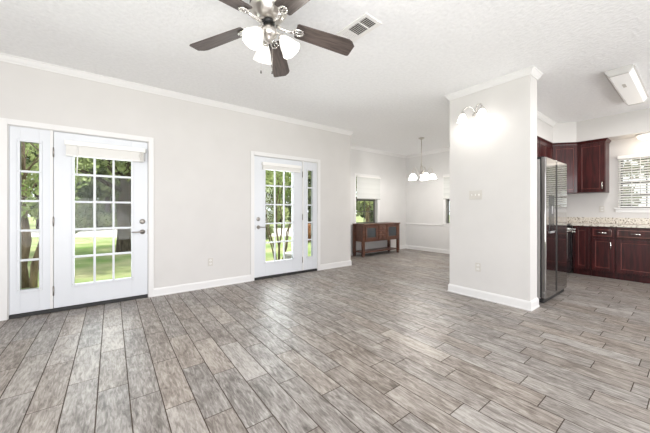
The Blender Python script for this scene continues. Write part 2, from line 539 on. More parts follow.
# ------------------------------------------------------------------ the two glazed doors with their side panes
def lite(parent, x0, x1, z0, z1, cols, rows, yf):
    """raised glazing frame, its bars and one pane; yf = front face of the leaf"""
    fr_ = 0.026
    g = MB()
    g.box(x0 - fr_, x0, yf - 0.012, yf + 0.02, z0 - fr_, z1 + fr_)
    g.box(x1, x1 + fr_, yf - 0.012, yf + 0.02, z0 - fr_, z1 + fr_)
    g.box(x0, x1, yf - 0.012, yf + 0.02, z0 - fr_, z0)
    g.box(x0, x1, yf - 0.012, yf + 0.02, z1, z1 + fr_)
    lf = g.build('glazing_frame', 'door', parent, 0.004)
    bw = 0.011
    bars = MB()
    for i in range(1, cols):
        xx = x0 + (x1 - x0) * i / cols
        bars.box(xx - bw, xx + bw, yf - 0.007, yf + 0.016, z0, z1)
    for j in range(1, rows):
        zz = z0 + (z1 - z0) * j / rows
        bars.box(x0, x1, yf - 0.0068, yf + 0.0158, zz - bw, zz + bw)
    bars.build('glazing_bars', 'door', lf)
    MB().box(x0, x1, yf + 0.018, yf + 0.022, z0, z1).build('pane', 'glass', lf)
    sc = MB()
    n = rows + 1
    for j in range(n):
        zz = z0 + (z1 - z0) * j / rows
        for xx in (x0 - fr_ * 0.55, x1 + fr_ * 0.55):
            sc.lathe([(0.0035, 0), (0.0035, 0.0015), (0.0, 0.0018)], 8, mtx=tr_(xx, yf - 0.012, zz) @ rot('X', PI / 2))
    sc.build('screw_plug', 'steel_grey', lf)


def ring_box(mb, x0, x1, z0, z1, hx0, hx1, hz0, hz1, y0, y1):
    mb.box(x0, hx0, y0, y1, z0, z1)
    mb.box(hx1, x1, y0, y1, z0, z1)
    mb.box(hx0, hx1, y0, y1, z0, hz0)
    mb.box(hx0, hx1, y0, y1, hz1, z1)


YF = YA + 0.008                             # front face of the leaves


def door_unit(n, D, leaf, side, lx, sx, hinge_x, lock_x, dirn, label, label_w):
    x0, x1 = D
    # frame: jambs, head, mullion and casing
    f = MB()
    f.box(x0, x0 + 0.004, YA - 0.002, YA + T, 0, DZ)
    f.box(x1 - 0.004, x1, YA - 0.002, YA + T, 0, DZ)
    f.box(x0, x1, YA - 0.002, YA + T, DZ - 0.004, DZ)
    mx0, mx1 = (side[1], leaf[0] - 0.004) if side[0] < leaf[0] else (leaf[1] + 0.004, side[0])
    f.box(mx0, mx1, YA + 0.002, YA + 0.12, 0.042, DZ - 0.004)
    # stops behind the leaf
    f.box(x0 + 0.004, x1 - 0.004, YF + 0.05, YF + 0.08, DZ - 0.03, DZ - 0.004)
    c = 0.062
    f.box(x0 - c, x0 - 0.004, YA - 0.017, YA - 0.001, 0, DZ + c)
    f.box(x1 + 0.004, x1 + c, YA - 0.017, YA - 0.001, 0, DZ + c)
    f.box(x0 - 0.004, x1 + 0.004, YA - 0.017, YA - 0.001, DZ + 0.004, DZ + c)
    struct(f.build('trim_%d' % (n + 2), 'trim', None, 0.003), 'white casing around the %s' % ('large left glazed door' if n == 1 else 'farther glazed door'), 'trim')
    struct(MB().box(x0 + 0.005, x1 - 0.005, YA - 0.006, YA + T, 0.0, 0.036).build('trim_%d' % (n + 4), 'rubber', None, 0.003), 'black threshold strip under the %s' % ('large left glazed door' if n == 1 else 'farther glazed door'), 'threshold')
    # leaf
    d = thing('door_%d' % n, label, 'door', (0, 0, 0))
    d['kind'] = 'structure'
    lf = MB()
    ring_box(lf, leaf[0], leaf[1], 0.042, DZ - 0.008, lx[0], lx[1], lx[2], lx[3], YF, YF + 0.044)
    lf.build('leaf', 'door', d, 0.002)
    lite(d, lx[0], lx[1], lx[2], lx[3], 3, 5, YF)
    # hinges
    for zz in (0.24, 1.02, 1.80):
        hg = MB()
        hg.tube([(hinge_x, YF - 0.008, zz - 0.05), (hinge_x, YF - 0.008, zz + 0.05)], 0.007, 10)
        hg.tube([(hinge_x, YF - 0.008, zz - 0.056), (hinge_x, YF - 0.008, zz + 0.056)], 0.004, 8)
        hg.box(hinge_x - 0.004, hinge_x + 0.004, YF - 0.007, YF + 0.03, zz - 0.05, zz + 0.05)
        hg.build('hinge', 'satin', d)
    # deadbolt
    db = MB()
    mt = tr_(lock_x, YF, 1.0) @ rot('X', PI / 2)
    db.lathe([(0.032, 0), (0.032, 0.006), (0.028, 0.012), (0.0, 0.014)], 24, mtx=mt)
    db.build('deadbolt', 'satin', d)
    MB().box(lock_x - 0.004, lock_x + 0.004, YF - 0.034, YF - 0.012, 0.985, 1.017).build('thumb_turn', 'satin', d, 0.002)
    hd = MB()
    hd.lathe([(0.031, 0), (0.031, 0.006), (0.026, 0.012), (0.012, 0.016), (0.011, 0.045), (0.0, 0.047)], 24, mtx=tr_(lock_x, YF, 0.866) @ rot('X', PI / 2))
    s = dirn
    hd.tube([(lock_x, YF - 0.04, 0.866), (lock_x + s * 0.03, YF - 0.042, 0.868), (lock_x + s * 0.075, YF - 0.04, 0.864), (lock_x + s * 0.115, YF - 0.034, 0.866)], [0.011, 0.0095, 0.008, 0.007], 12)
    hd.build('lever_handle', 'satin', d)
    # latch plate on the jamb edge
    MB().box(lock_x - s * 0.055 - 0.002, lock_x - s * 0.055 + 0.002, YF - 0.004, YF + 0.02, 0.83, 0.90).build('latch_plate', 'satin', d)
    # side pane
    w = thing('window_%d' % n, label_w, 'window', (0, 0, 0))
    w['kind'] = 'structure'
    sp = MB()
    ring_box(sp, side[0], side[1], 0.042, DZ - 0.005, sx[0], sx[1], sx[2], sx[3], YF, YF + 0.044)
    sp.build('panel', 'door', w, 0.002)
    lite(w, sx[0], sx[1], sx[2], sx[3], 1, 5, YF)


door_unit(1, D1, (-0.519, 0.380), (-0.860, -0.548), (-0.345, 0.203, 0.285, 1.885), (-0.780, -0.636, 0.290, 1.885), -0.521, 0.322, -1,
          'white glazed exterior door nearest the camera, grassy yard and tree trunk behind it', 'narrow five-pane sidelight left of the large glazed door')
door_unit(2, D2, (1.863, 2.785), (2.815, 3.116), (2.057, 2.590, 0.278, 1.885), (2.905, 3.012, 0.278, 1.885), 2.790, 1.932, 1,
          'white glazed exterior door farther along the long wall', 'narrow five-pane sidelight right of the farther glazed door')

# rolled-up blinds hung on the doors
def door_blind(name, label, x0, x1, ztop, zbot, end_grey, cords, drop):
    t = thing(name, label, 'blind', ((x0 + x1) / 2, YF, 0), 0, None)
    hw = (x1 - x0) / 2
    MB().box(-hw, hw, -0.062, -0.0005, ztop - 0.055, ztop).build('headrail', 'headrail', t, 0.004)
    if end_grey:
        MB().box(hw + 0.0005, hw + 0.012, -0.06, -0.004, ztop - 0.052, ztop - 0.004).build('end_cap', 'steel_grey', t, 0.003)
    sl = MB()
    z = ztop - 0.058
    n = int((z - zbot - 0.022) / 0.0075)
    for i in range(n):
        dz = drop * 0.0
        sl.box(-hw + 0.012, hw - 0.02, -0.055 + R.uniform(-.002, .002), -0.008 + R.uniform(-.002, .002), z - 0.0062, z)
        z -= 0.0075
    sl.build('slat_stack', 'blind', t)
    MB().box(-hw + 0.010, hw - 0.018, -0.057, -0.006, z - 0.02, z).build('bottom_rail', 'headrail', t, 0.004)
    if cords:
        MB().tube([(-hw + 0.115, -0.067, ztop - 0.05), (-hw + 0.108, -0.069, ztop - 0.40)], 0.0055, 8).build('tilt_wand', 'headrail', t)
        cd = MB()
        for dx in (0.0, 0.012, 0.022):
            cd.tube([(hw - 0.06 + dx, -0.064, ztop - 0.05), (hw - 0.062 + dx * 1.4, -0.068, ztop - 0.10), (hw - 0.052 + dx, -0.066, ztop - 0.16), (hw - 0.066 + dx, -0.067, ztop - 0.19)], 0.0022, 6)
        cd.tube([(hw - 0.05, -0.067, ztop - 0.15), (hw - 0.075, -0.069, ztop - 0.10), (hw - 0.03, -0.066, ztop - 0.08)], 0.0022, 6)
        cd.build('lift_cord', 'almond', t)
        MB().box(hw - 0.018, hw - 0.003, -0.052, -0.01, ztop - 0.16, ztop - 0.056).build('side_bracket', 'steel_grey', t, 0.003)
    return t


door_blind('door_blind', 'raised white slat blind with hanging wand atop the large left door', -0.425, 0.352, 1.945, 1.765, True, True, 0)
door_blind('door_blind', 'raised white slat blind atop the farther door', 1.985, 2.735, 1.945, 1.815, False, False, 0)


# ------------------------------------------------------------------ windows in the dining bay and kitchen
M['grey_frame'] = mat('window_frame_grey', (0.10, 0.095, 0.09), 0.4)
def sash_window(n, axis, a0, a1, z0, z1, wall, label, rows=2, cols=2, frame_m='grey_frame'):
    """window in a wall; axis 'y' = wall plane at Y=wall facing -Y, 'x' = wall plane at X=wall facing -X"""
    w = thing('window_%d' % n, label, 'window')
    w['kind'] = 'structure'

    def bx(mb, a, b2, d0, d1, c0, c1):
        if axis == 'y': mb.box(a, b2, wall + d0, wall + d1, c0, c1)
        else: mb.box(wall + d0, wall + d1, a, b2, c0, c1)
    c = 0.05
    cs = MB()
    bx(cs, a0 - 0.0, a0 + 0.012, 0.0, 0.09, z0, z1)
    bx(cs, a1 - 0.012, a1 + 0.0, 0.0, 0.09, z0, z1)
    bx(cs, a0, a1, 0.0, 0.09, z1 - 0.012, z1)
    cs.build('reveal', 'trim', w)
    if frame_m == 'grey_frame':
        cg = MB()
        bx(cg, a0 - 0.058, a0, -0.014, -0.0005, z0, z1 + 0.058); bx(cg, a1, a1 + 0.058, -0.014, -0.0005, z0, z1 + 0.058)
        bx(cg, a0, a1, -0.014, -0.0005, z1, z1 + 0.058)
        cg.build('casing', 'trim', w, 0.003)
    sl = MB()
    bx(sl, a0 - 0.055, a1 + 0.055, -0.035, 0.09, z0 - 0.022, z0)
    bx(sl, a0 - 0.04, a1 + 0.04, -0.014, -0.0005, z0 - 0.085, z0 - 0.022)
    sl.build('window_sill', 'trim', w, 0.003)
    f = MB()
    t = 0.024
    bx(f, a0 + .012, a0 + .012 + t, 0.09, 0.13, z0, z1); bx(f, a1 - .012 - t, a1 - .012, 0.09, 0.13, z0, z1)
    bx(f, a0, a1, 0.09, 0.13, z0, z0 + t); bx(f, a0, a1, 0.09, 0.13, z1 - t, z1)
    zm = (z0 + z1) / 2
    bx(f, a0, a1, 0.085, 0.135, zm - 0.022, zm + 0.022)
    ff = f.build('window_frame', frame_m, w, 0.003)
    g = MB()
    for i in range(1, cols):
        aa = a0 + (a1 - a0) * i / cols
        bx(g, aa - 0.009, aa + 0.009, 0.10, 0.12, z0, z1)
    for zz0, zz1 in ((z0, zm), (zm, z1)):
        for j in range(1, rows):
            zz = zz0 + (zz1 - zz0) * j / rows
            bx(g, a0, a1, 0.10, 0.12, zz - 0.009, zz + 0.009)
    g.build('glazing_bars', frame_m, ff)
    p = MB()
    bx(p, a0 + 0.01, a1 - 0.01, 0.109, 0.111, z0, z1)
    p.build('pane', 'glass', ff)
    return w


sash_window(3, 'y', WD1[0], WD1[1], WD1[2], WD1[3], YD, 'dining window behind the sideboard', cols=2)
sash_window(4, 'x', WD2[0], WD2[1], WD2[2], WD2[3], XD, 'dining window beside the partition wall', cols=2)
wk = sash_window(5, 'x', WK[0], WK[1], WK[2], WK[3], KX, 'kitchen window over the counter', cols=4, frame_m='dark_metal')
ck = MB()
ck.box(KX - 0.03, KX + 0.01, 0.60, 0.72, WK[2] + 0.0005, WK[2] + 0.018)
ck.tube([(KX - 0.02, 0.66, WK[2] + 0.016), (KX - 0.035, 0.70, WK[2] + 0.04), (KX - 0.045, 0.76, WK[2] + 0.045)], 0.008, 8)
ck.build('crank_handle', 'dark_metal', wk, 0.003)

# dining shades
def roman_shade(label, axis, a0, a1, ztop, zbot, wall):
    L = a1 - a0
    loc = ((a0 + a1) / 2, wall, 0) if axis == 'y' else (wall, (a0 + a1) / 2, 0)
    t = thing('roman_shade', label, 'window shade', loc, 0 if axis == 'y' else -PI / 2, 'dining room shades')
    MB().box(-L / 2, L / 2, -0.045, -0.001, ztop - 0.035, ztop).build('headrail', 'headrail', t, 0.003)
    f = MB()
    n = 12
    dz = (ztop - 0.035 - zbot) / n
    prof = []
    for i in range(n + 1):
        z = ztop - 0.035 - i * dz
        prof.append((-0.020 - (0.004 if i % 3 == 0 else 0.0), z))
    for i in range(n):
        (y0, za), (y1, zb) = prof[i], prof[i + 1]
        f._add([(-L / 2 + .008, y0, za), (L / 2 - .008, y0, za), (L / 2 - .008, y1, zb), (-L / 2 + .008, y1, zb),
                (-L / 2 + .008, y0 + .003, za), (L / 2 - .008, y0 + .003, za), (L / 2 - .008, y1 + .003, zb), (-L / 2 + .008, y1 + .003, zb)],
               [(0, 1, 2, 3), (7, 6, 5, 4), (0, 3, 7, 4), (1, 5, 6, 2)])
    f.build('shade_fabric', 'shade', t)
    MB().box(-L / 2 + .005, L / 2 - .005, -0.032, -0.012, zbot - 0.022, zbot).build('bottom_rail', 'shade_rail', t, 0.003)
    return t


M['shade'] = mat('shade_cloth', (0.62, 0.63, 0.61), 0.9, spec=0.1)
M['shade_rail'] = mat('shade_rail', (0.42, 0.42, 0.40), 0.5)
roman_shade('pale fabric window shade pulled halfway down behind the sideboard', 'y', WD1[0] - 0.0, WD1[1] + 0.065, 2.035, 1.455, YD - 0.0142)
roman_shade('pale fabric window shade next to the partition wall, by the chandelier', 'x', WD2[0] - 0.04, WD2[1] + 0.04, 2.045, 1.455, XD - 0.0142)

# kitchen slat blind
t = thing('slat_blind', 'white two-inch slat blind over the kitchen window', 'blind', (KX, (WK[0] + WK[1]) / 2, 0), -PI / 2)
L = WK[1] - WK[0] + 0.02
MB().box(-L / 2, L / 2, -0.07, -0.001, 2.045, 2.10).build('headrail', 'headrail', t, 0.004)
sl = MB()
z = 2.03
while z > 1.235:
    sl.box(-L / 2 + .008, L / 2 - .008, -0.025, 0.025, -0.0014, 0.0014, mtx=tr_(0, -0.03, z) @ rot('X', math.radians(36)))
    z -= 0.043
sl.build('slat', 'blind', t)
MB().box(-L / 2 + .006, L / 2 - .006, -0.055, -0.007, 1.200, 1.222).build('bottom_rail', 'headrail', t, 0.004)
for xx in (-L / 2 + 0.17, 0.0, L / 2 - 0.17):
    MB().box(xx - 0.003, xx + 0.003, -0.0575, -0.0555, 1.21, 2.05).box(xx - 0.003, xx + 0.003, -0.0045, -0.0025, 1.21, 2.05).build('ladder_tape', 'headrail', t)
MB().tube([(-L / 2 + 0.27, -0.075, 2.06), (-L / 2 + 0.275, -0.078, 1.42)], 0.005, 8).build('tilt_wand', 'headrail', t)


# ------------------------------------------------------------------ ceiling fan
FC = (0.94, 1.94)
fan = thing('ceiling_fan', 'brushed nickel ceiling fan with five dark blades and lit glass shades', 'ceiling fan', (FC[0], FC[1], CZ))
cn = MB().lathe([(0.0, 0), (0.085, 0), (0.085, -0.015), (0.06, -0.03), (0.0, -0.03)], 32)
cn.build('canopy', 'nickel', fan)
mh = MB().lathe([(0.0, -0.025), (0.10, -0.027), (0.13, -0.04), (0.140, -0.06), (0.140, -0.085)], 40)
mh.build('motor_housing', 'nickel', fan)
vb = MB().lathe([(0.136, -0.078), (0.136, -0.122), (0.132, -0.124)], 40)
for k in range(44):
    a = 2 * PI * k / 44
    for zz in (-0.09, -0.110):
        off = 0.0 if zz > -0.10 else PI / 44
        vb.box(-0.0035, 0.0035, 0.134, 0.1385, zz - 0.007, zz + 0.007, 1, rot('Z', a + off))
vb.build('vent_band', ['nickel', 'slot'], fan)
lb = MB().lathe([(0.140, -0.120), (0.142, -0.128), (0.130, -0.150), (0.097, -0.186), (0.07, -0.205), (0.0, -0.206)], 40)
lb.build('motor_bowl', 'nickel', fan)
MB().lathe([(0.043, -0.204), (0.043, -0.227), (0.0, -0.228)], 28).build('flywheel', 'rubber', fan)
BZ = -0.30 + 0.062
for k in range(5):
    ph = -0.327 + k * 2 * PI / 5
    mt = rot('Z', ph)
    pitch = math.radians(-12)
    droop = tr_(0.2, 0, 0) @ rot('Y', math.radians(7)) @ tr_(-0.2, 0, 0)
    bl = MB()
    # blade outline, wider and clipped at the tip
    outl = [(0.205, -0.058), (0.22, -0.066), (0.62, -0.082), (0.65, -0.070), (0.684, -0.035), (0.676, 0.072), (0.662, 0.082), (0.22, 0.068), (0.205, 0.060)]
    bl.prism(outl, -0.004, 0.004, mtx=tr_(0, 0, BZ) @ droop @ rot('X', pitch))
    b_ = bl.build('blade', 'blade', fan, 0.002)
    b_.matrix_local = mt
    ir = MB()
    ir.tube([(0.055, 0, BZ + 0.005), (0.10, 0, BZ - 0.012), (0.15, 0, BZ - 0.018), (0.19, 0, BZ - 0.012)], [0.014, 0.012, 0.012, 0.014], 12)
    ring = []
    for q in range(21):
        a = 2 * PI * q / 20
        ring.append((0.228 + 0.036 * math.cos(a), 0.026 * math.sin(a), -0.011))
    ir.tube(ring, 0.0085, 8, mtx=tr_(0, 0, BZ) @ droop @ rot('X', pitch))
    ir.tube([(0.18, 0, -0.012), (0.262, 0, -0.011)], 0.006, 8, mtx=tr_(0, 0, BZ) @ droop @ rot('X', pitch))
    for (sx_, sy_) in ((0.225, 0.016), (0.225, -0.016), (0.25, 0.0)):
        ir.lathe([(0.007, 0), (0.006, -0.003), (0, -0.004)], 10, mtx=tr_(0, 0, BZ) @ droop @ rot('X', pitch) @ tr_(sx_, sy_, -0.004))
    ir.build('blade_iron', 'chrome', b_)
ft = MB().lathe([(0.03, -0.226), (0.03, -0.258), (0.055, -0.266), (0.06, -0.288), (0.06, -0.312), (0.045, -0.327), (0.025, -0.342), (0.018, -0.366), (0.0, -0.369)], 32)
lk = ft.build('light_fitter', 'nickel', fan)
shade_prof = [(0.026, 0.0), (0.033, -0.012), (0.046, -0.035), (0.058, -0.065), (0.066, -0.098), (0.076, -0.125), (0.072, -0.126), (0.062, -0.098), (0.054, -0.065), (0.042, -0.035), (0.024, -0.010)]
for k in range(3):
    az = math.radians(-38) + k * 2 * PI / 3
    mt = rot('Z', az)
    ar = MB()
    ar.tube([(0.045, 0, -0.30), (0.068, 0, -0.296), (0.085, 0, -0.306), (0.092, 0, -0.326)], 0.0085, 10, mtx=mt)
    hold = mt @ tr_(0.092, 0, -0.324) @ rot('Y', math.radians(-36))
    ar.lathe([(0.0, 0.012), (0.016, 0.010), (0.03, -0.002), (0.031, -0.016), (0.027, -0.018)], 20, mtx=hold)
    a_ = ar.build('lamp_arm', 'chrome', lk)
    sh = MB().lathe(shade_prof, 28, mtx=hold @ tr_(0, 0, -0.008))
    sh.build('glass_shade', 'lit_fan', fan)
    p = (mt @ tr_(0.092, 0, -0.324) @ rot('Y', math.radians(-36)) @ Vector((0, 0, -0.15, 1)).to_3d())
    ld = bpy.data.lights.new('fan_bulb', 'POINT')
    ld.energy = 4.5; ld.shadow_soft_size = 0.05; ld.color = (1.0, 0.93, 0.84)
    lo = bpy.data.objects.new('fan_bulb', ld); COL.objects.link(lo)
    lo.location = (FC[0] + p.x, FC[1] + p.y, CZ + p.z)
for (dx, dy, dl) in ((-0.05, 0.03, 0.16), (0.02, -0.012, 0.16)):
    ch = MB().tube([(dx, dy, -0.33), (dx, dy, -0.43 - dl + 0.02)], 0.0014, 6)
    c_ = ch.build('pull_chain', 'nickel', fan)
    MB().lathe([(0.0, 0.012), (0.004, 0.01), (0.0055, -0.004), (0.004, -0.011), (0.0, -0.012)], 10, mtx=tr_(dx, dy, -0.43 - dl)).build('chain_fob', 'dark_metal', c_)

# ceiling supply vent
v = thing('ceiling_vent', 'white louvered air vent on the textured ceiling', 'air vent', (1.758, 1.835, CZ), math.radians(3))
f = MB()
vx, vy = 0.105, 0.188
f.box(-vx, -vx + 0.035, -vy, vy, -0.010, -0.0005); f.box(vx - 0.035, vx, -vy, vy, -0.010, -0.0005)
f.box(-vx + 0.035, vx - 0.035, -vy, -vy + 0.035, -0.010, -0.0005); f.box(-vx + 0.035, vx - 0.035, vy - 0.035, vy, -0.010, -0.0005)
for yy in (-0.066, 0.068):
    f.box(-vx + 0.035, vx - 0.035, yy - 0.006, yy + 0.006, -0.010, -0.0005)
f.build('vent_frame', 'plastic', v, 0.003)
MB().box(-vx + 0.03, vx - 0.03, -vy + 0.03, vy - 0.03, -0.0018, -0.0004).build('duct_backing', 'slot', v)
lv = MB()
for i in range(7):
    xx = -vx + 0.043 + i * 0.0205
    lv.box(-0.007, 0.007, -vy + 0.036, -0.072, -0.0006, 0.0006, mtx=tr_(xx, 0, -0.007) @ rot('Y', math.radians(-30)))
    lv.box(-0.007, 0.007, -0.060, 0.062, -0.0006, 0.0006, mtx=tr_(xx, 0, -0.007) @ rot('Y', math.radians(-30)))
    lv.box(-0.007, 0.009, 0.074, vy - 0.036, -0.0006, 0.0006, mtx=tr_(xx, 0, -0.007) @ rot('Y', math.radians(8)))
lv.build('louver', 'plastic', v)
MB().tube([(vx - 0.05, -vy + 0.018, -0.010), (vx - 0.05, -vy + 0.014, -0.022)], 0.003, 8).build('damper_lever', 'plastic', v)

# ------------------------------------------------------------------ partition wall: sconce, switches, outlets
sc = thing('wall_sconce', 'two-arm polished sconce with glowing shades on the partition', 'wall lamp', (PX0, 1.755, 2.405), -PI / 2)
# local frame: -Y points out of the wall (world -X); local +X = world -Y (towards the right in the photo)
bpq = MB()
poly = [(0.055 * math.cos(a), 0.035 * math.sin(a)) for a in [2 * PI * q / 24 for q in range(24)]]
bpq.prism([(p[0], p[1]) for p in poly], 0.0008, 0.014, mtx=rot('X', PI / 2))
bpq.lathe([(0.024, 0.012), (0.02, 0.03), (0.012, 0.04), (0.0, 0.042)], 20, mtx=rot('X', PI / 2))
bpq.build('backplate', 'chrome', sc, 0.003)
for s in (-1, 1):
    am = MB()
    pts = []
    for q in range(13):
        a = PI * 0.92 * q / 12
        pts.append((s * (0.012 + 0.056 * (1 - math.cos(a))), -0.035 - 0.10 * (q / 12), 0.005 + 0.085 * math.sin(a) + 0.010 * (1 - q / 12)))
    am.tube(pts, 0.0075, 10)
    e_ = Vector(pts[-1])
    am.lathe([(0.0, 0.02), (0.011, 0.018), (0.016, 0.004), (0.028, -0.010), (0.030, -0.024), (0.026, -0.025)], 20, mtx=tr_(*e_))
    am.build('scroll_arm', 'chrome', sc)
    MB().lathe([(0.026, -0.02), (0.030, -0.03), (0.044, -0.055), (0.054, -0.085), (0.060, -0.11), (0.068, -0.125), (0.064, -0.126), (0.055, -0.108), (0.048, -0.085), (0.038, -0.055), (0.024, -0.028)], 24, mtx=tr_(*e_)).build('glass_shade', 'lit_sconce', sc)
    ld = bpy.data.lights.new('sconce_bulb', 'POINT')
    ld.energy = 1.9; ld.shadow_soft_size = 0.05; ld.color = (1.0, 0.965, 0.92)
    lo = bpy.data.objects.new('sconce_bulb', ld); COL.objects.link(lo)
    lo.location = (PX0 + e_.y, 1.755 - e_.x, 2.405 + e_.z - 0.13)


def on_wall(face, a, z):
    """location and turn of a plate: face 'A' = long wall, 'P' = partition, 'K' = kitchen back wall"""
    if face == 'A': return (a, YA, z), 0.0
    if face == 'P': return (PX0, a, z), -PI / 2
    return (KX, a, z), -PI / 2


def outlet(label, face, a, z, group='duplex outlets'):
    loc, rz = on_wall(face, a, z)
    t = thing('wall_outlet', label, 'outlet', loc, rz, group)
    MB().box(-0.036, 0.036, -0.006, -0.0004, -0.058, 0.058).build('cover_plate', 'almond', t, 0.002)
    for zz in (-0.024, 0.024):
        rc = MB().prism([(0.017 * math.cos(2 * PI * q / 20), 0.0145 * math.sin(2 * PI * q / 20)) for q in range(20)], 0.006, 0.0078, mtx=tr_(0, 0, zz) @ rot('X', PI / 2)).build('receptacle', 'plastic', t)
        sl_ = MB()
        sl_.box(-0.008, -0.005, -0.0084, -0.0076, zz - 0.001, zz + 0.009); sl_.box(0.005, 0.008, -0.0084, -0.0076, zz - 0.001, zz + 0.008)
        sl_.box(-0.0025, 0.0025, -0.0084, -0.0076, zz - 0.011, zz - 0.006)
        sl_.build('slots', 'slot', rc)
    MB().lathe([(0.003, 0), (0.0, 0.001)], 8, mtx=tr_(0, -0.006, 0) @ rot('X', PI / 2)).build('screw', 'nickel', t)
    return t


outlet('duplex outlet low on the long wall between the two glazed doors', 'A', 1.173, 0.378)
outlet('duplex outlet low on the partition wall above its baseboard', 'P', 1.739, 0.404)
outlet('duplex outlet on the kitchen wall above the granite backsplash', 'K', 1.076, 1.168)
sw = thing('light_switch', 'triple toggle light switch plate on the partition wall', 'light switch', (PX0, 1.771, 1.348), -PI / 2)
MB().box(-0.082, 0.082, -0.006, -0.0004, -0.058, 0.058).build('cover_plate', 'almond', sw, 0.002)
for dx in (-0.046, 0.0, 0.046):
    MB().box(dx - 0.0055, dx + 0.0055, -0.0085, -0.004, -0.012, 0.012).box(dx - 0.004, dx + 0.004, -0.018, -0.004, 0.001, 0.009).build('toggle', 'plastic', sw, 0.001)

# ------------------------------------------------------------------ dining: chandelier and sideboard
ch = thing('chandelier', 'small nickel chandelier with five glowing glass shades', 'chandelier', (5.565, 3.765, CZ))
MB().lathe([(0.0, -0.0005), (0.065, -0.0005), (0.066, -0.012), (0.05, -0.024), (0.016, -0.03), (0.012, -0.045), (0.0, -0.046)], 28).build('canopy', 'nickel', ch)
MB().tube([(0, 0, -0.04), (0, 0, -0.59)], 0.008, 12).build('stem', 'nickel', ch)
MB().lathe([(0.008, -0.49), (0.016, -0.50), (0.014, -0.53), (0.03, -0.55), (0.034, -0.575), (0.022, -0.60), (0.014, -0.66), (0.028, -0.70), (0.036, -0.73), (0.024, -0.76), (0.010, -0.775), (0.013, -0.79), (0.0, -0.802)], 24).build('column', 'nickel', ch, loc=(0, 0, -0.085))
for k in range(5):
    mt = rot('Z', math.radians(20 + 72 * k))
    am = MB()
    am.tube([(0.02, 0, -0.735), (0.06, 0, -0.745), (0.11, 0, -0.70), (0.14, 0, -0.63), (0.175, 0, -0.59), (0.215, 0, -0.60), (0.232, 0, -0.65), (0.232, 0, -0.70)], 0.007, 10, mtx=mt)
    am.lathe([(0.0, 0.0), (0.014, -0.004), (0.026, -0.02), (0.028, -0.034), (0.024, -0.035)], 18, mtx=mt @ tr_(0.232, 0, -0.695))
    am.build('arm', 'nickel', ch, loc=(0, 0, -0.085))
    MB().lathe([(0.024, 0.0), (0.036, -0.010), (0.062, -0.035), (0.078, -0.07), (0.092, -0.115), (0.087, -0.116), (0.073, -0.07), (0.056, -0.037), (0.02, -0.006)], 22, mtx=mt @ tr_(0.232, 0, -0.722)).build('glass_shade', 'lit_chand', ch, loc=(0, 0, -0.085))
    p = mt @ Vector((0.232, 0, -0.96))
    ld = bpy.data.lights.new('chandelier_bulb', 'POINT')
    ld.energy = 14.0; ld.shadow_soft_size = 0.05; ld.color = (1.0, 0.965, 0.92)
    lo = bpy.data.objects.new('chandelier_bulb', ld); COL.objects.link(lo)
    lo.location = (5.565 + p.x, 3.765 + p.y, CZ + p.z)

SB = thing('sideboard', 'dark wood sideboard with glass doors standing under the dining window', 'sideboard', (5.525, 5.07, 0))
hx, hy = 0.655, 0.185
MB().box(-hx - 0.035, hx + 0.035, -hy - 0.03, hy + 0.012, 0.782, 0.812).build('top', 'brownwood', SB, 0.006)
cs = MB()
cs.box(-hx, hx, -hy + 0.012, hy, 0.37, 0.782)
for xx in (-0.155, 0.155):
    cs.box(xx - 0.02, xx + 0.02, -hy, -hy + 0.014, 0.37, 0.782)
cs.box(-hx, hx, -hy, -hy + 0.0135, 0.755, 0.782); cs.box(-hx, hx, -hy, -hy + 0.0135, 0.37, 0.415)
cs.build('case', 'brownwood', SB, 0.003)
for sx_ in (-1, 1):
    for yy in (-hy, hy - 0.06):
        lg = MB()
        x0 = sx_ * hx
        lg.box(x0 - 0.032 - 0.0, x0 + 0.032, yy - 0.006, yy + 0.058, 0.05, 0.781)
        leg = lg.build('leg', 'brownwood', SB, 0.004)
        MB().lathe([(0.026, 0.0), (0.034, 0.004), (0.040, 0.022), (0.038, 0.036), (0.026, 0.045), (0.022, 0.052)], 18, mtx=tr_(x0, yy + 0.026, 0)).build('bun_foot', 'brownwood', leg)
MB().box(-hx + 0.02, hx - 0.02, -hy + 0.015, hy - 0.015, 0.095, 0.125).build('shelf', 'brownwood', SB, 0.004)
for sx_ in (-1, 1):
    xa, xb = (-hx + 0.045, -0.18) if sx_ < 0 else (0.18, hx - 0.045)
    d = MB()
    ring_box(d, xa, xb, 0.42, 0.75, xa + 0.06, xb - 0.06, 0.47, 0.705, -hy - 0.012, -hy + 0.008)
    dd = d.build('door', 'brownwood', SB, 0.004)
    MB().box(xa + 0.06, xb - 0.06, -hy - 0.002, -hy + 0.003, 0.47, 0.705).build('glass_panel', 'smoke_glass', dd)
    MB().lathe([(0.006, 0), (0.006, 0.012), (0.013, 0.016), (0.010, 0.026), (0, 0.028)], 14, mtx=tr_((xb - 0.02) if sx_ < 0 else (xa + 0.02), -hy - 0.012, 0.62) @ rot('X', PI / 2)).build('knob', 'dark_metal', dd)
for i, (za, zb) in enumerate(((0.645, 0.75), (0.533, 0.635), (0.42, 0.523))):
    dr = MB().box(-0.128, 0.128, -hy - 0.012, -hy + 0.008, za, zb).build('drawer', 'brownwood', SB, 0.004)
    MB().lathe([(0.006, 0), (0.006, 0.012), (0.013, 0.016), (0.010, 0.026), (0, 0.028)], 14, mtx=tr_(0, -hy - 0.012, (za + zb) / 2) @ rot('X', PI / 2)).build('knob', 'dark_metal', dr)

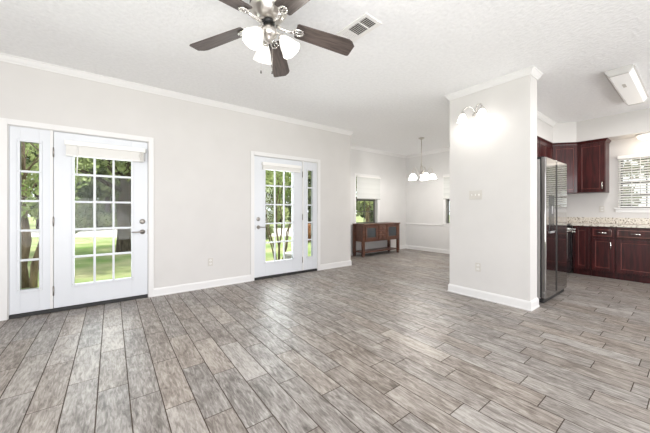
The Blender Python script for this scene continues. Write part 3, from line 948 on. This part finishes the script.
# ------------------------------------------------------------------ kitchen
# refrigerator
RF = thing('refrigerator', 'stainless side-by-side refrigerator with ice dispenser beside the partition', 'refrigerator', (4.215, 1.12, 0))
w_, hh = 0.90, 1.80
MB().box(0.006, w_ - 0.006, 0.062, 0.80, 0.055, hh - 0.02).build('body', 'steel_side', RF, 0.006)
split = 0.415
fd = MB().box(0, split - 0.004, 0, 0.055, 0.06, hh).build('freezer_door', ['steel'], RF, 0.012, 3)
rd = MB().box(split + 0.004, w_, 0, 0.055, 0.06, hh).build('fresh_food_door', ['steel'], RF, 0.012, 3)
MB().box(0.004, w_ - 0.004, 0.055, 0.0625, 0.07, hh - 0.01).build('gasket', 'rubber', RF)
for (d, xx) in ((fd, split - 0.024), (rd, split + 0.008)):
    MB().box(xx, xx + 0.016, -0.004, 0.003, 0.10, hh - 0.06).build('pocket_handle', 'dark_metal', d, 0.002)
dp = MB().box(0.11, 0.315, -0.004, 0.004, 0.88, 1.33)
dp = dp.build('dispenser', 'black_gloss', fd, 0.004)
MB().box(0.13, 0.295, -0.012, -0.003, 0.86, 0.885).build('drip_tray', 'steel_grey', dp, 0.002)
MB().box(0.19, 0.235, -0.010, -0.003, 1.10, 1.20).build('ice_paddle', 'steel_grey', dp, 0.002)
MB().box(0.02, w_ - 0.02, 0.03, 0.09, 0.004, 0.055).build('toe_grille', 'rubber', RF)
for xx in (0.02, w_ - 0.11):
    MB().box(xx, xx + 0.09, 0.03, 0.12, hh - 0.0195, hh + 0.012).build('hinge_cover', 'rubber', RF, 0.004)
for xx in (0.05, w_ - 0.05):
    for yy in (0.11, 0.70):
        MB().tube([(xx - 0.015, yy, 0.022), (xx + 0.015, yy, 0.022)], 0.022, 14).build('roller', 'rubber', RF)


def panel_door(parent, name, x0, x1, z0, z1, y, pull=None, rail_w=0.058):
    """shaker panel door in local coords, front facing -Y at y; pull: None, 'v<side>' or 'h'"""
    d = MB()
    ring_box(d, x0, x1, z0, z1, x0 + rail_w, x1 - rail_w, z0 + rail_w, z1 - rail_w, y - 0.02, y - 0.0005)
    dd = d.build(name, 'cherry', parent, 0.003)
    MB().box(x0 + rail_w - 0.002, x1 - rail_w + 0.002, y - 0.010, y - 0.001, z0 + rail_w - 0.002, z1 - rail_w + 0.002).build('panel', 'cherry', dd)
    b_ = MB()
    r_, bw = rail_w, 0.008
    ring_box(b_, x0 + r_, x1 - r_, z0 + r_, z1 - r_, x0 + r_ + bw, x1 - r_ - bw, z0 + r_ + bw, z1 - r_ - bw, y - 0.016, y - 0.009)
    b_.build('bead', 'cherry_glint', dd, 0.003)
    if pull:
        if pull[0] == 'v':
            px = x0 + 0.03 if pull[1] == 'l' else x1 - 0.03
            zc = z1 - 0.11 if pull[2] == 't' else z0 + 0.11
            a, b2 = (px, zc - 0.06), (px, zc + 0.06)
        else:
            xm, zm = (x0 + x1) / 2, (z0 + z1) / 2
            a, b2 = (xm - 0.055, zm), (xm + 0.055, zm)
        h = MB()
        ex = (b2[0] - a[0]) * 0.14; ez = (b2[1] - a[1]) * 0.14
        h.tube([(a[0], y - 0.048, a[1]), (b2[0], y - 0.048, b2[1])], 0.0075, 10)
        for pp in ((a[0] + ex, a[1] + ez), (b2[0] - ex, b2[1] - ez)):
            h.tube([(pp[0], y - 0.0195, pp[1]), (pp[0], y - 0.048, pp[1])], 0.005, 8)
        h.build('pull', 'chrome', dd)
    return dd


def drawer_front(parent, x0, x1, z0, z1, y):
    d = MB().box(x0, x1, y - 0.02, y - 0.0005, z0, z1).build('drawer', 'cherry', parent, 0.004)
    b_ = MB()
    ring_box(b_, x0 + 0.02, x1 - 0.02, z0 + 0.02, z1 - 0.02, x0 + 0.027, x1 - 0.027, z0 + 0.027, z1 - 0.027, y - 0.0225, y - 0.0195)
    b_.build('bead', 'cherry_glint', d)
    h = MB()
    xm, zm = (x0 + x1) / 2, (z0 + z1) / 2
    h.tube([(xm - 0.05, y - 0.046, zm), (xm + 0.05, y - 0.046, zm)], 0.0075, 10)
    for s in (-0.036, 0.036):
        h.tube([(xm + s, y - 0.0195, zm), (xm + s, y - 0.046, zm)], 0.005, 8)
    h.build('pull', 'chrome', d)


# base cabinets along the kitchen back wall: local +X = world -Y, local -Y = world -X
BXF = 6.64                                  # face-frame plane
def base_cab(label, y_hi, y_lo, kind):
    wd = y_hi - y_lo
    t = thing('base_cabinet', label, 'cabinet', (BXF, y_hi, 0), -PI / 2, 'cherry base cabinets')
    dep = KX - BXF - 0.003
    c = MB()
    c.box(0.001, wd - 0.001, 0.0, dep, 0.105, 0.868)
    c.box(0.001, wd - 0.001, 0.055, dep, 0.0, 0.105)
    c.build('carcass', 'cherry', t, 0.002)
    if kind == 'drawer':
        drawer_front(t, 0.012, wd - 0.018, 0.69, 0.84, 0.0)
        panel_door(t, 'door', 0.012, wd - 0.018, 0.125, 0.668, 0.0, 'vrt', 0.05)
    elif kind == 'sink':
        drawer_front(t, 0.012, wd / 2 - 0.006, 0.69, 0.84, 0.0)
        drawer_front(t, wd / 2 + 0.006, wd - 0.012, 0.69, 0.84, 0.0)
        panel_door(t, 'door', 0.012, wd / 2 - 0.003, 0.125, 0.668, 0.0, 'vrt', 0.055)
        panel_door(t, 'door', wd / 2 + 0.003, wd - 0.012, 0.125, 0.668, 0.0, 'vlt', 0.055)
    else:
        panel_door(t, 'door', 0.03, wd - 0.018, 0.125, 0.84, 0.0, None, 0.05)
    return t


base_cab('plain corner cherry base cabinet door beside the black range', 1.375, 1.135, 'blind')
base_cab('narrow cherry base cabinet with one drawer over one door', 1.135, 0.835, 'drawer')
base_cab('wide cherry base cabinet below the kitchen window', 0.835, -0.085, 'sink')
# along the fridge wall
BYF = 1.40
c0 = thing('base_cabinet', 'cherry base cabinet tucked between refrigerator and range', 'cabinet', (5.125, BYF, 0), 0, 'cherry base cabinets')
MB().box(0.001, 0.735, 0.0, 0.597, 0.105, 0.868).box(0.001, 0.735, 0.055, 0.597, 0, 0.105).build('carcass', 'cherry', c0, 0.002)
drawer_front(c0, 0.02, 0.715, 0.69, 0.84, 0.0)
panel_door(c0, 'door', 0.02, 0.365, 0.125, 0.668, 0.0, 'vrt'); panel_door(c0, 'door', 0.371, 0.715, 0.125, 0.668, 0.0, 'vlt')

# range
rg = thing('range', 'black kitchen range with steel handle, half hidden behind the refrigerator', 'range', (5.864, 1.375, 0))
MB().box(0, 0.757, 0.03, 0.62, 0.03, 0.895).build('body', 'black_gloss', rg, 0.003)
ct = MB().box(0, 0.757, 0.012, 0.62, 0.8955, 0.908).build('cooktop', 'black_gloss', rg, 0.003)
bk = MB().box(0, 0.757, 0.57, 0.62, 0.9085, 1.06).build('control_panel', 'black_gloss', rg, 0.008)
for xx in (0.08, 0.17, 0.59, 0.68):
    MB().lathe([(0.02, 0), (0.018, 0.02), (0, 0.021)], 16, mtx=tr_(xx, 0.57, 0.99) @ rot('X', PI / 2)).build('knob', 'steel_grey', bk)
od = MB().box(0.006, 0.751, 0.0, 0.0295, 0.25, 0.85).build('oven_door', 'black_gloss', rg, 0.005)
h = MB()
h.tube([(0.05, -0.055, 0.79), (0.70, -0.055, 0.79)], 0.012, 12)
for xx in (0.065, 0.685):
    h.box(xx - 0.014, xx + 0.014, -0.056, -0.0005, 0.755, 0.825)
h.build('handle', 'chrome', od, 0.003)
MB().box(0.40, 0.418, -0.008, -0.0005, 0.31, 0.76).build('window_trim', 'steel', od, 0.003)
MB().box(0.006, 0.751, 0.0, 0.0295, 0.06, 0.24).build('storage_drawer', 'black_gloss', rg, 0.005)
for xx in (0.05, 0.70):
    for yy in (0.08, 0.56):
        MB().lathe([(0.018, 0.0), (0.018, 0.01), (0.01, 0.012), (0.01, 0.032)], 12, mtx=tr_(xx, yy, 0)).build('foot', 'rubber', rg)

# granite worktop with upstand
wt = thing('worktop', 'speckled beige granite worktop with backsplash along the kitchen wall', 'worktop', (0, 0, 0))
MB().prism([(6.605, -0.5), (KX - 0.003, -0.5), (KX - 0.003, KY - 0.003), (6.627, KY - 0.003), (6.627, 1.38), (6.605, 1.38)], 0.870, 0.908).build('slab', 'granite', wt, 0.003)
MB().box(KX - 0.024, KX - 0.0025, -0.5, KY - 0.026, 0.9085, 1.012).box(6.627, KX - 0.003, KY - 0.024, KY - 0.0025, 0.9085, 1.012).build('backsplash', 'granite', wt, 0.002)
w2 = MB().box(5.127, 5.858, 1.37, KY - 0.003, 0.870, 0.908).build('worktop', 'granite', None, 0.003)
tag(w2, 'short granite worktop between refrigerator and range', 'worktop')
base2 = base_cab('cherry base cabinet past the kitchen window, at the picture edge', -0.085, -0.5, 'drawer')

# wall cabinets
def cab_crown(parent, pts):
    prof = [(0.0, SZ - 0.05), (0.008, SZ - 0.05), (0.012, SZ - 0.035), (0.028, SZ - 0.012), (0.028, SZ - 0.002), (0.0, SZ - 0.002)]
    MB().sweep(pts, prof).build('crown', 'cherry', parent)


UZ0, UZ1 = 1.465, SZ - 0.003
uc = thing('wall_cabinet', 'cherry wall cabinet with single door left of the kitchen window', 'cabinet', (6.85, 1.355, 0), -PI / 2, 'cherry wall cabinets')
MB().box(0.001, 0.375, 0.0, KX - 6.85 - 0.002, UZ0, UZ1).build('carcass', 'cherry', uc, 0.002)
panel_door(uc, 'door', 0.006, 0.368, UZ0 + 0.005, UZ1 - 0.055, 0.0, 'vrb', 0.06)
cab_crown(uc, [(0.0, -0.001), (0.376, -0.001), (0.376, KX - 6.85 - 0.02)])
# diagonal corner cabinet
p0, p1 = Vector((6.585, 1.665)), Vector((6.85, 1.357))
dv = (p1 - p0); dl = dv.length; ang = math.atan2(dv.y, dv.x)
dc = thing('wall_cabinet', 'diagonal cherry corner wall cabinet above the range corner', 'cabinet', (p0.x, p0.y, 0), ang, 'cherry wall cabinets')
inv = rot('Z', -ang) @ tr_(-p0.x, -p0.y, 0)
poly = [(p0.x, p0.y), (p1.x, p1.y), (KX - 0.003, 1.357), (KX - 0.003, KY - 0.003), (p0.x, KY - 0.003)]
MB().prism(poly, UZ0, UZ1, mtx=inv).build('carcass', 'cherry', dc, 0.002)
panel_door(dc, 'door', 0.006, dl - 0.006, UZ0 + 0.005, UZ1 - 0.055, -0.001, None, 0.055)
cab_crown(dc, [(0.0, -0.002), (dl, -0.002)])
# cabinets over range and over the fridge (fridge wall)
UYF = 1.668
for (xa, xb, za, lab) in ((4.10, 5.118, 1.86, 'low cherry wall cabinet directly above the refrigerator'), (5.12, 5.858, UZ0, 'cherry wall cabinet over the short worktop between refrigerator and range'), (5.86, 6.582, 1.86, 'short cherry wall cabinet above the black range')):
    t = thing('wall_cabinet', lab, 'cabinet', (xa, UYF, 0), 0, 'cherry wall cabinets')
    wd = xb - xa
    MB().box(0.001, wd - 0.001, 0, KY - UYF - 0.003, za, UZ1).build('carcass', 'cherry', t, 0.002)
    panel_door(t, 'door', 0.01, wd / 2 - 0.002, za + 0.005, UZ1 - 0.055, 0.0, 'vrb', 0.055)
    panel_door(t, 'door', wd / 2 + 0.002, wd - 0.01, za + 0.005, UZ1 - 0.055, 0.0, 'vlb', 0.055)
    cab_crown(t, [(0, -0.001), (wd, -0.001)])

M['cap_white'] = mat('cap_enamel', (0.62, 0.61, 0.60), 0.45)
# kitchen fluorescent ceiling light
fl = thing('ceiling_light', 'boxy white fluorescent fixture on the kitchen ceiling', 'ceiling light', (4.60, 0.44, CZ))
L_, W_ = 1.52, 0.225
prof = [(0.0, -0.0005), (W_, -0.0005), (W_, -0.03), (W_ - 0.035, -0.078), (0.035, -0.078), (0.0, -0.03)]
def capbox(xa, xb, s):
    c = MB()
    n = len(prof)
    vs = [(xa, y, z) for (y, z) in prof] + [(xb, y, z) for (y, z) in prof]
    fs = [tuple(range(n)), tuple(reversed(range(n, 2 * n)))] + [(k, (k + 1) % n, n + (k + 1) % n, n + k) for k in range(n)]
    c._add(vs, fs)
    return c
for (xa, xb) in ((0.0, 0.045), (L_ - 0.045, L_)):
    capbox(xa, xb, 1).build('end_cap', 'cap_white', fl, 0.004)
MB().box(0.0455, L_ - 0.0455, -0.012, W_ + 0.012, -0.02, -0.001).build('housing', 'cap_white', fl)
dprof = [(0.004, -0.0205), (W_ - 0.004, -0.0205), (W_ - 0.004, -0.029), (W_ - 0.036, -0.074), (0.036, -0.074), (0.004, -0.029)]
prof = dprof
capbox(0.0455, L_ - 0.0455, 1).build('diffuser', 'lit_diffuser', fl)
MB().box(0.42, 0.56, 0.105, 0.135, -0.0765, -0.0742).build('latch_label', 'almond', fl)

# flush dome light under the soffit
dm = thing('dome_light', 'small warm glowing dome light under the kitchen soffit', 'ceiling light', (7.0, 0.53, SZ))
MB().lathe([(0.0, -0.0005), (0.115, -0.0005), (0.115, -0.022), (0.10, -0.026), (0, -0.026)], 32).build('base_ring', 'headrail', dm)
MB().lathe([(0.10, -0.0265), (0.098, -0.045), (0.082, -0.07), (0.05, -0.088), (0.0, -0.094)], 32).build('glass_dome', 'lit_dome', dm)
ld = bpy.data.lights.new('dome_bulb', 'POINT'); ld.energy = 2.2; ld.shadow_soft_size = 0.06; ld.color = (1.0, 0.85, 0.68)
lo = bpy.data.objects.new('dome_bulb', ld); COL.objects.link(lo); lo.location = (6.97, 0.53, SZ - 0.15)
d_ = area('fluorescent_tubes', (4.60 + L_ / 2, 0.44 + W_ / 2, CZ - 0.085), (0, 0, -1), 1.4, 0.16, 24, (1.0, 0.985, 0.96))

# ------------------------------------------------------------------ outdoors
GZ = -0.16
def at(px, depth, z=GZ):
    a = (px - 325.0) / F
    s, c = math.sin(TH), math.cos(TH)
    return Vector(((s + c * a) * depth, (c - s * a) * depth, z))


def at_g(px, py, z=GZ):
    return at(px, (H - z) * F / (py - 210.0), z)


g = MB()
g.box(-60, 70, -30, 80, GZ - 0.2, GZ)
struct(g.build('ground', 'lawn'), 'mown lawn of the yard', 'lawn')
rd_ = MB()
a, b2, c, d = at_g(40, 229.5), at_g(300, 228.5), at_g(300, 237.5), at_g(40, 237)
e1 = (a - b2).normalized(); 
rd_.prism([(a + e1 * 12).to_2d()[:], (b2 - e1 * 25).to_2d()[:], (c - e1 * 25).to_2d()[:], (d + e1 * 12).to_2d()[:]], GZ + 0.002, GZ + 0.02)
struct(rd_.build('driveway', 'road'), 'pale driveway strip beyond the lawn', 'driveway')


def leaves(mb, center, rad, n, size, tints, rnd, hollow=0.35):
    base_t = rnd.random()
    for _ in range(n):
        while True:
            p = Vector((rnd.uniform(-1, 1), rnd.uniform(-1, 1), rnd.uniform(-1, 1)))
            if hollow < p.length < 1: break
        p = Vector((p.x * rad[0], p.y * rad[1], p.z * rad[2])) + Vector(center)
        s = size * rnd.uniform(0.6, 1.4)
        q = Euler((rnd.uniform(0, PI), rnd.uniform(0, PI), rnd.uniform(0, 2 * PI))).to_matrix()
        vs = [p + q @ Vector(v) * s for v in ((-0.5, 0, 0), (0, -0.32, 0.06), (0.5, 0, 0), (0, 0.32, 0.06))]
        mb._add(vs, [(0, 1, 2, 3)])
        tints.append(min(1.0, max(0.0, base_t * 0.75 + rnd.random() * 0.4 - 0.08)))


def set_tint(o, tints):
    ca = o.data.color_attributes.new('tint', 'FLOAT_COLOR', 'CORNER')
    for p in o.data.polygons:
        t = tints[p.index]
        for li in p.loop_indices: ca.data[li].color = (t, t, t, 1)


def tree(name, label, cat, loc, trunks, blobs, lm, bark, size, seed, group=None):
    """trunks: list of (points, radii); blobs: list of (centre, radii, count)"""
    rnd = random.Random(seed)
    t = thing(name, label, cat, loc, 0, group)
    if trunks:
        mbk = MB()
        for pts, rr in trunks: mbk.tube(pts, rr, 10)
        mbk.build('trunk', bark, t)
    f = MB(); tn = []
    for (c, r, n) in blobs: leaves(f, c, r, n, size, tn, rnd)
    o = f.build('foliage', lm, t)
    set_tint(o, tn)
    return t


def limb(p0, p1, r0, r1, rnd, wob=0.08, n=5):
    p0, p1 = Vector(p0), Vector(p1)
    pts, rr = [], []
    for i in range(n + 1):
        u = i / n
        p = p0.lerp(p1, u) + Vector((rnd.uniform(-wob, wob), rnd.uniform(-wob, wob), 0)) * (0 if i == 0 else 1)
        pts.append(p); rr.append(r0 + (r1 - r0) * u)
    return pts, rr


rt = random.Random(5)
# shade tree beyond door 1
p = at_g(124, 251.5)
tk = [limb((0, 0, -0.1), (0.05, 0.1, 2.3), 0.24, 0.17, rt, 0.03), limb((0.05, 0.1, 2.2), (1.6, 1.0, 4.4), 0.12, 0.05, rt), limb((0.05, 0.1, 2.2), (-1.4, 0.6, 4.6), 0.12, 0.05, rt), limb((0.05, 0.1, 2.2), (0.2, -1.2, 4.8), 0.11, 0.05, rt), limb((0, 0.05, 1.9), (-2.0, -0.2, 3.0), 0.07, 0.03, rt)]
bl_ = [((rt.uniform(-2.0, 2.6), rt.uniform(-1.8, 2.6), rt.uniform(2.5, 4.8)), (0.85, 0.85, 0.5), 330) for _ in range(34)]
bl_ += [((rt.uniform(-1.8, 2.6), rt.uniform(-1.6, 2.4), rt.uniform(4.6, 5.6)), (0.95, 0.95, 0.5), 420) for _ in range(22)]  # unseen upper crown, added to cast more shade on the lawn
tree('shade_tree', 'thick-trunked shade tree on the lawn beyond the large left door', 'tree', p, tk, bl_, 'leaf_mid', 'bark', 0.14, 11)

# multi-stemmed small tree close outside the left sidelight
p = at(27, 4.75)
tk = []
for (dx, dy, tx, ty, r) in ((-0.16, 0.0, -0.55, 0.2, 0.05), (-0.02, 0.05, -0.15, 0.4, 0.06), (0.08, -0.02, 0.35, 0.1, 0.05), (0.02, 0.1, 0.7, 0.6, 0.045), (-0.1, 0.12, -0.3, 0.9, 0.04), (-0.2, 0.1, -0.9, 0.5, 0.035)):
    tk.append(limb((dx, dy, -0.05), (tx, ty, 2.9), r, 0.018, rt, 0.05, 7))
    for q in range(3):
        u = rt.uniform(0.5, 0.9)
        b0 = Vector((dx, dy, 0)).lerp(Vector((tx, ty, 2.9)), u)
        tk.append(limb(b0, b0 + Vector((rt.uniform(-.6, .6), rt.uniform(-.4, .6), rt.uniform(.4, .9))), 0.014, 0.005, rt, 0.03, 3))
bl_ = [((rt.uniform(-0.9, 0.9), rt.uniform(-0.2, 0.9), rt.uniform(1.4, 3.0)), (0.45, 0.45, 0.4), 130) for _ in range(11)]
tree('crepe_myrtle', 'many-stemmed slim tree right outside the left sidelight', 'tree', p, tk, bl_, 'leaf_light', 'smooth_bark', 0.075, 12)

# multi-stemmed young tree beyond door 2
p = at_g(279, 261)
tk = []
for (tx, ty, r) in ((-0.75, 0.2, 0.02), (-0.35, 0.5, 0.024), (-0.05, 0.0, 0.028), (0.3, 0.4, 0.024), (0.75, 0.1, 0.02), (0.5, -0.3, 0.018)):
    tk.append(limb((tx * 0.12, ty * 0.12, -0.05), (tx, ty, 2.3), r, 0.009, rt, 0.05, 6))
bl_ = [((rt.uniform(-0.9, 0.9), rt.uniform(-0.5, 0.8), rt.uniform(1.5, 3.2)), (0.5, 0.5, 0.4), 170) for _ in range(12)]
tree('young_tree', 'slender many-stemmed tree on the lawn beyond the farther door', 'tree', p, tk, bl_, 'leaf_light', 'smooth_bark', 0.10, 13)

# white planter tub by that tree
pt = thing('planter_tub', 'white garden tub on the lawn beyond the farther door', 'planter', at_g(291.5, 266.5))
MB().lathe([(0.0, 0.0), (0.13, 0.0), (0.15, 0.02), (0.17, 0.28), (0.185, 0.29), (0.185, 0.32), (0.165, 0.325), (0.155, 0.29), (0.0, 0.28)], 24).build('tub', 'plastic', pt)
# bushes
for (px_, dep_, r_, lab, lm, sd) in ((64, 14.5, 0.8, 'round shrub beside the driveway seen through the large left door', 'leaf_dark', 21),
                                    (262, 13.0, 0.55, 'low shrub behind the slender tree beyond the farther door', 'leaf_dark', 22),
                                    (312, 12.0, 0.6, 'rust-leaved shrub behind the narrow sidelight of the farther door', 'leaf_rust', 23)):
    tree('garden_shrub', lab, 'shrub', at(px_, dep_), [([(0, 0, -0.05), (0.02, 0.02, r_ * 0.8)], [0.04, 0.02])], [((0, 0, r_ * 0.62), (r_, r_, r_ * 0.6), 900)], lm, 'bark', 0.13, sd, 'shrubs in the yard')

# trees beyond the driveway
far = [(40, 19, 'leaf_mid', 'far tree behind the slim stems seen in the left sidelight'),
       (108, 19.3, 'leaf_dark', 'dark far tree beyond the driveway, seen mid large left door behind the shade tree'),
       (78, 26, 'leaf_dark', 'second-row far tree seen left in the large left door'),
       (143, 26, 'leaf_mid', 'second-row far tree seen right in the large left door, behind the shade tree'),
       (111, 33, 'leaf_mid', 'most distant tree between the second-row trees in the large left door'),
       (262, 21, 'leaf_mid', 'paler far tree seen left in the farther door'),
       (310, 26, 'leaf_dark', 'dark far tree seen through the narrow sidelight of the farther door'),
       (281, 31, 'leaf_dark', 'dark far tree seen right in the farther door'),
       (372, 21, 'leaf_dark', 'dark far tree seen through the dining window over the sideboard')]
for i, (px_, dep_, lm, lab) in enumerate(far):
    rr = random.Random(100 + i)
    p = at(px_, dep_)
    tk = [limb((0, 0, -0.1), (rr.uniform(-.2, .2), rr.uniform(-.2, .2), 3.2), 0.2, 0.11, rr, 0.05)]
    k_ = dep_ / 22.0
    bl_ = [((rr.uniform(-1.5, 1.5) * k_, rr.uniform(-1.2, 1.2) * k_, rr.uniform(0.4, 6.6)), (0.8 * k_, 0.8 * k_, 0.55), 170) for _ in range(36)]
    tree('far_tree', lab, 'tree', p, tk, bl_, lm, 'bark', 0.27, 200 + i, 'trees beyond the driveway')
# tree outside the dining window and one outside the end windows
tree('garden_tree', 'small tree close outside the dining window over the sideboard', 'tree', at(368, 11.5), [limb((0, 0, -0.1), (0.1, 0.1, 2.2), 0.10, 0.06, rt, 0.03), limb((0.1, 0.1, 1.3), (0.8, 0.3, 2.6), 0.05, 0.02, rt)], [((rt.uniform(-1.0, 1.0), rt.uniform(-.8, .8), rt.uniform(0.6, 3.0)), (0.5, 0.5, 0.4), 110) for _ in range(9)], 'leaf_mid', 'smooth_bark', 0.14, 31)

tree('garden_tree', 'bushy dark tree outside the kitchen window behind the blind', 'tree', (11.2, 0.4, GZ), [limb((0, 0, -0.1), (0.1, 0.1, 2.2), 0.10, 0.06, rt, 0.03)], [((rt.uniform(-0.7, 0.7), rt.uniform(-1.5, 1.3), rt.uniform(0.5, 4.2)), (0.6, 0.6, 0.5), 210) for _ in range(26)], 'leaf_dark', 'smooth_bark', 0.2, 32)
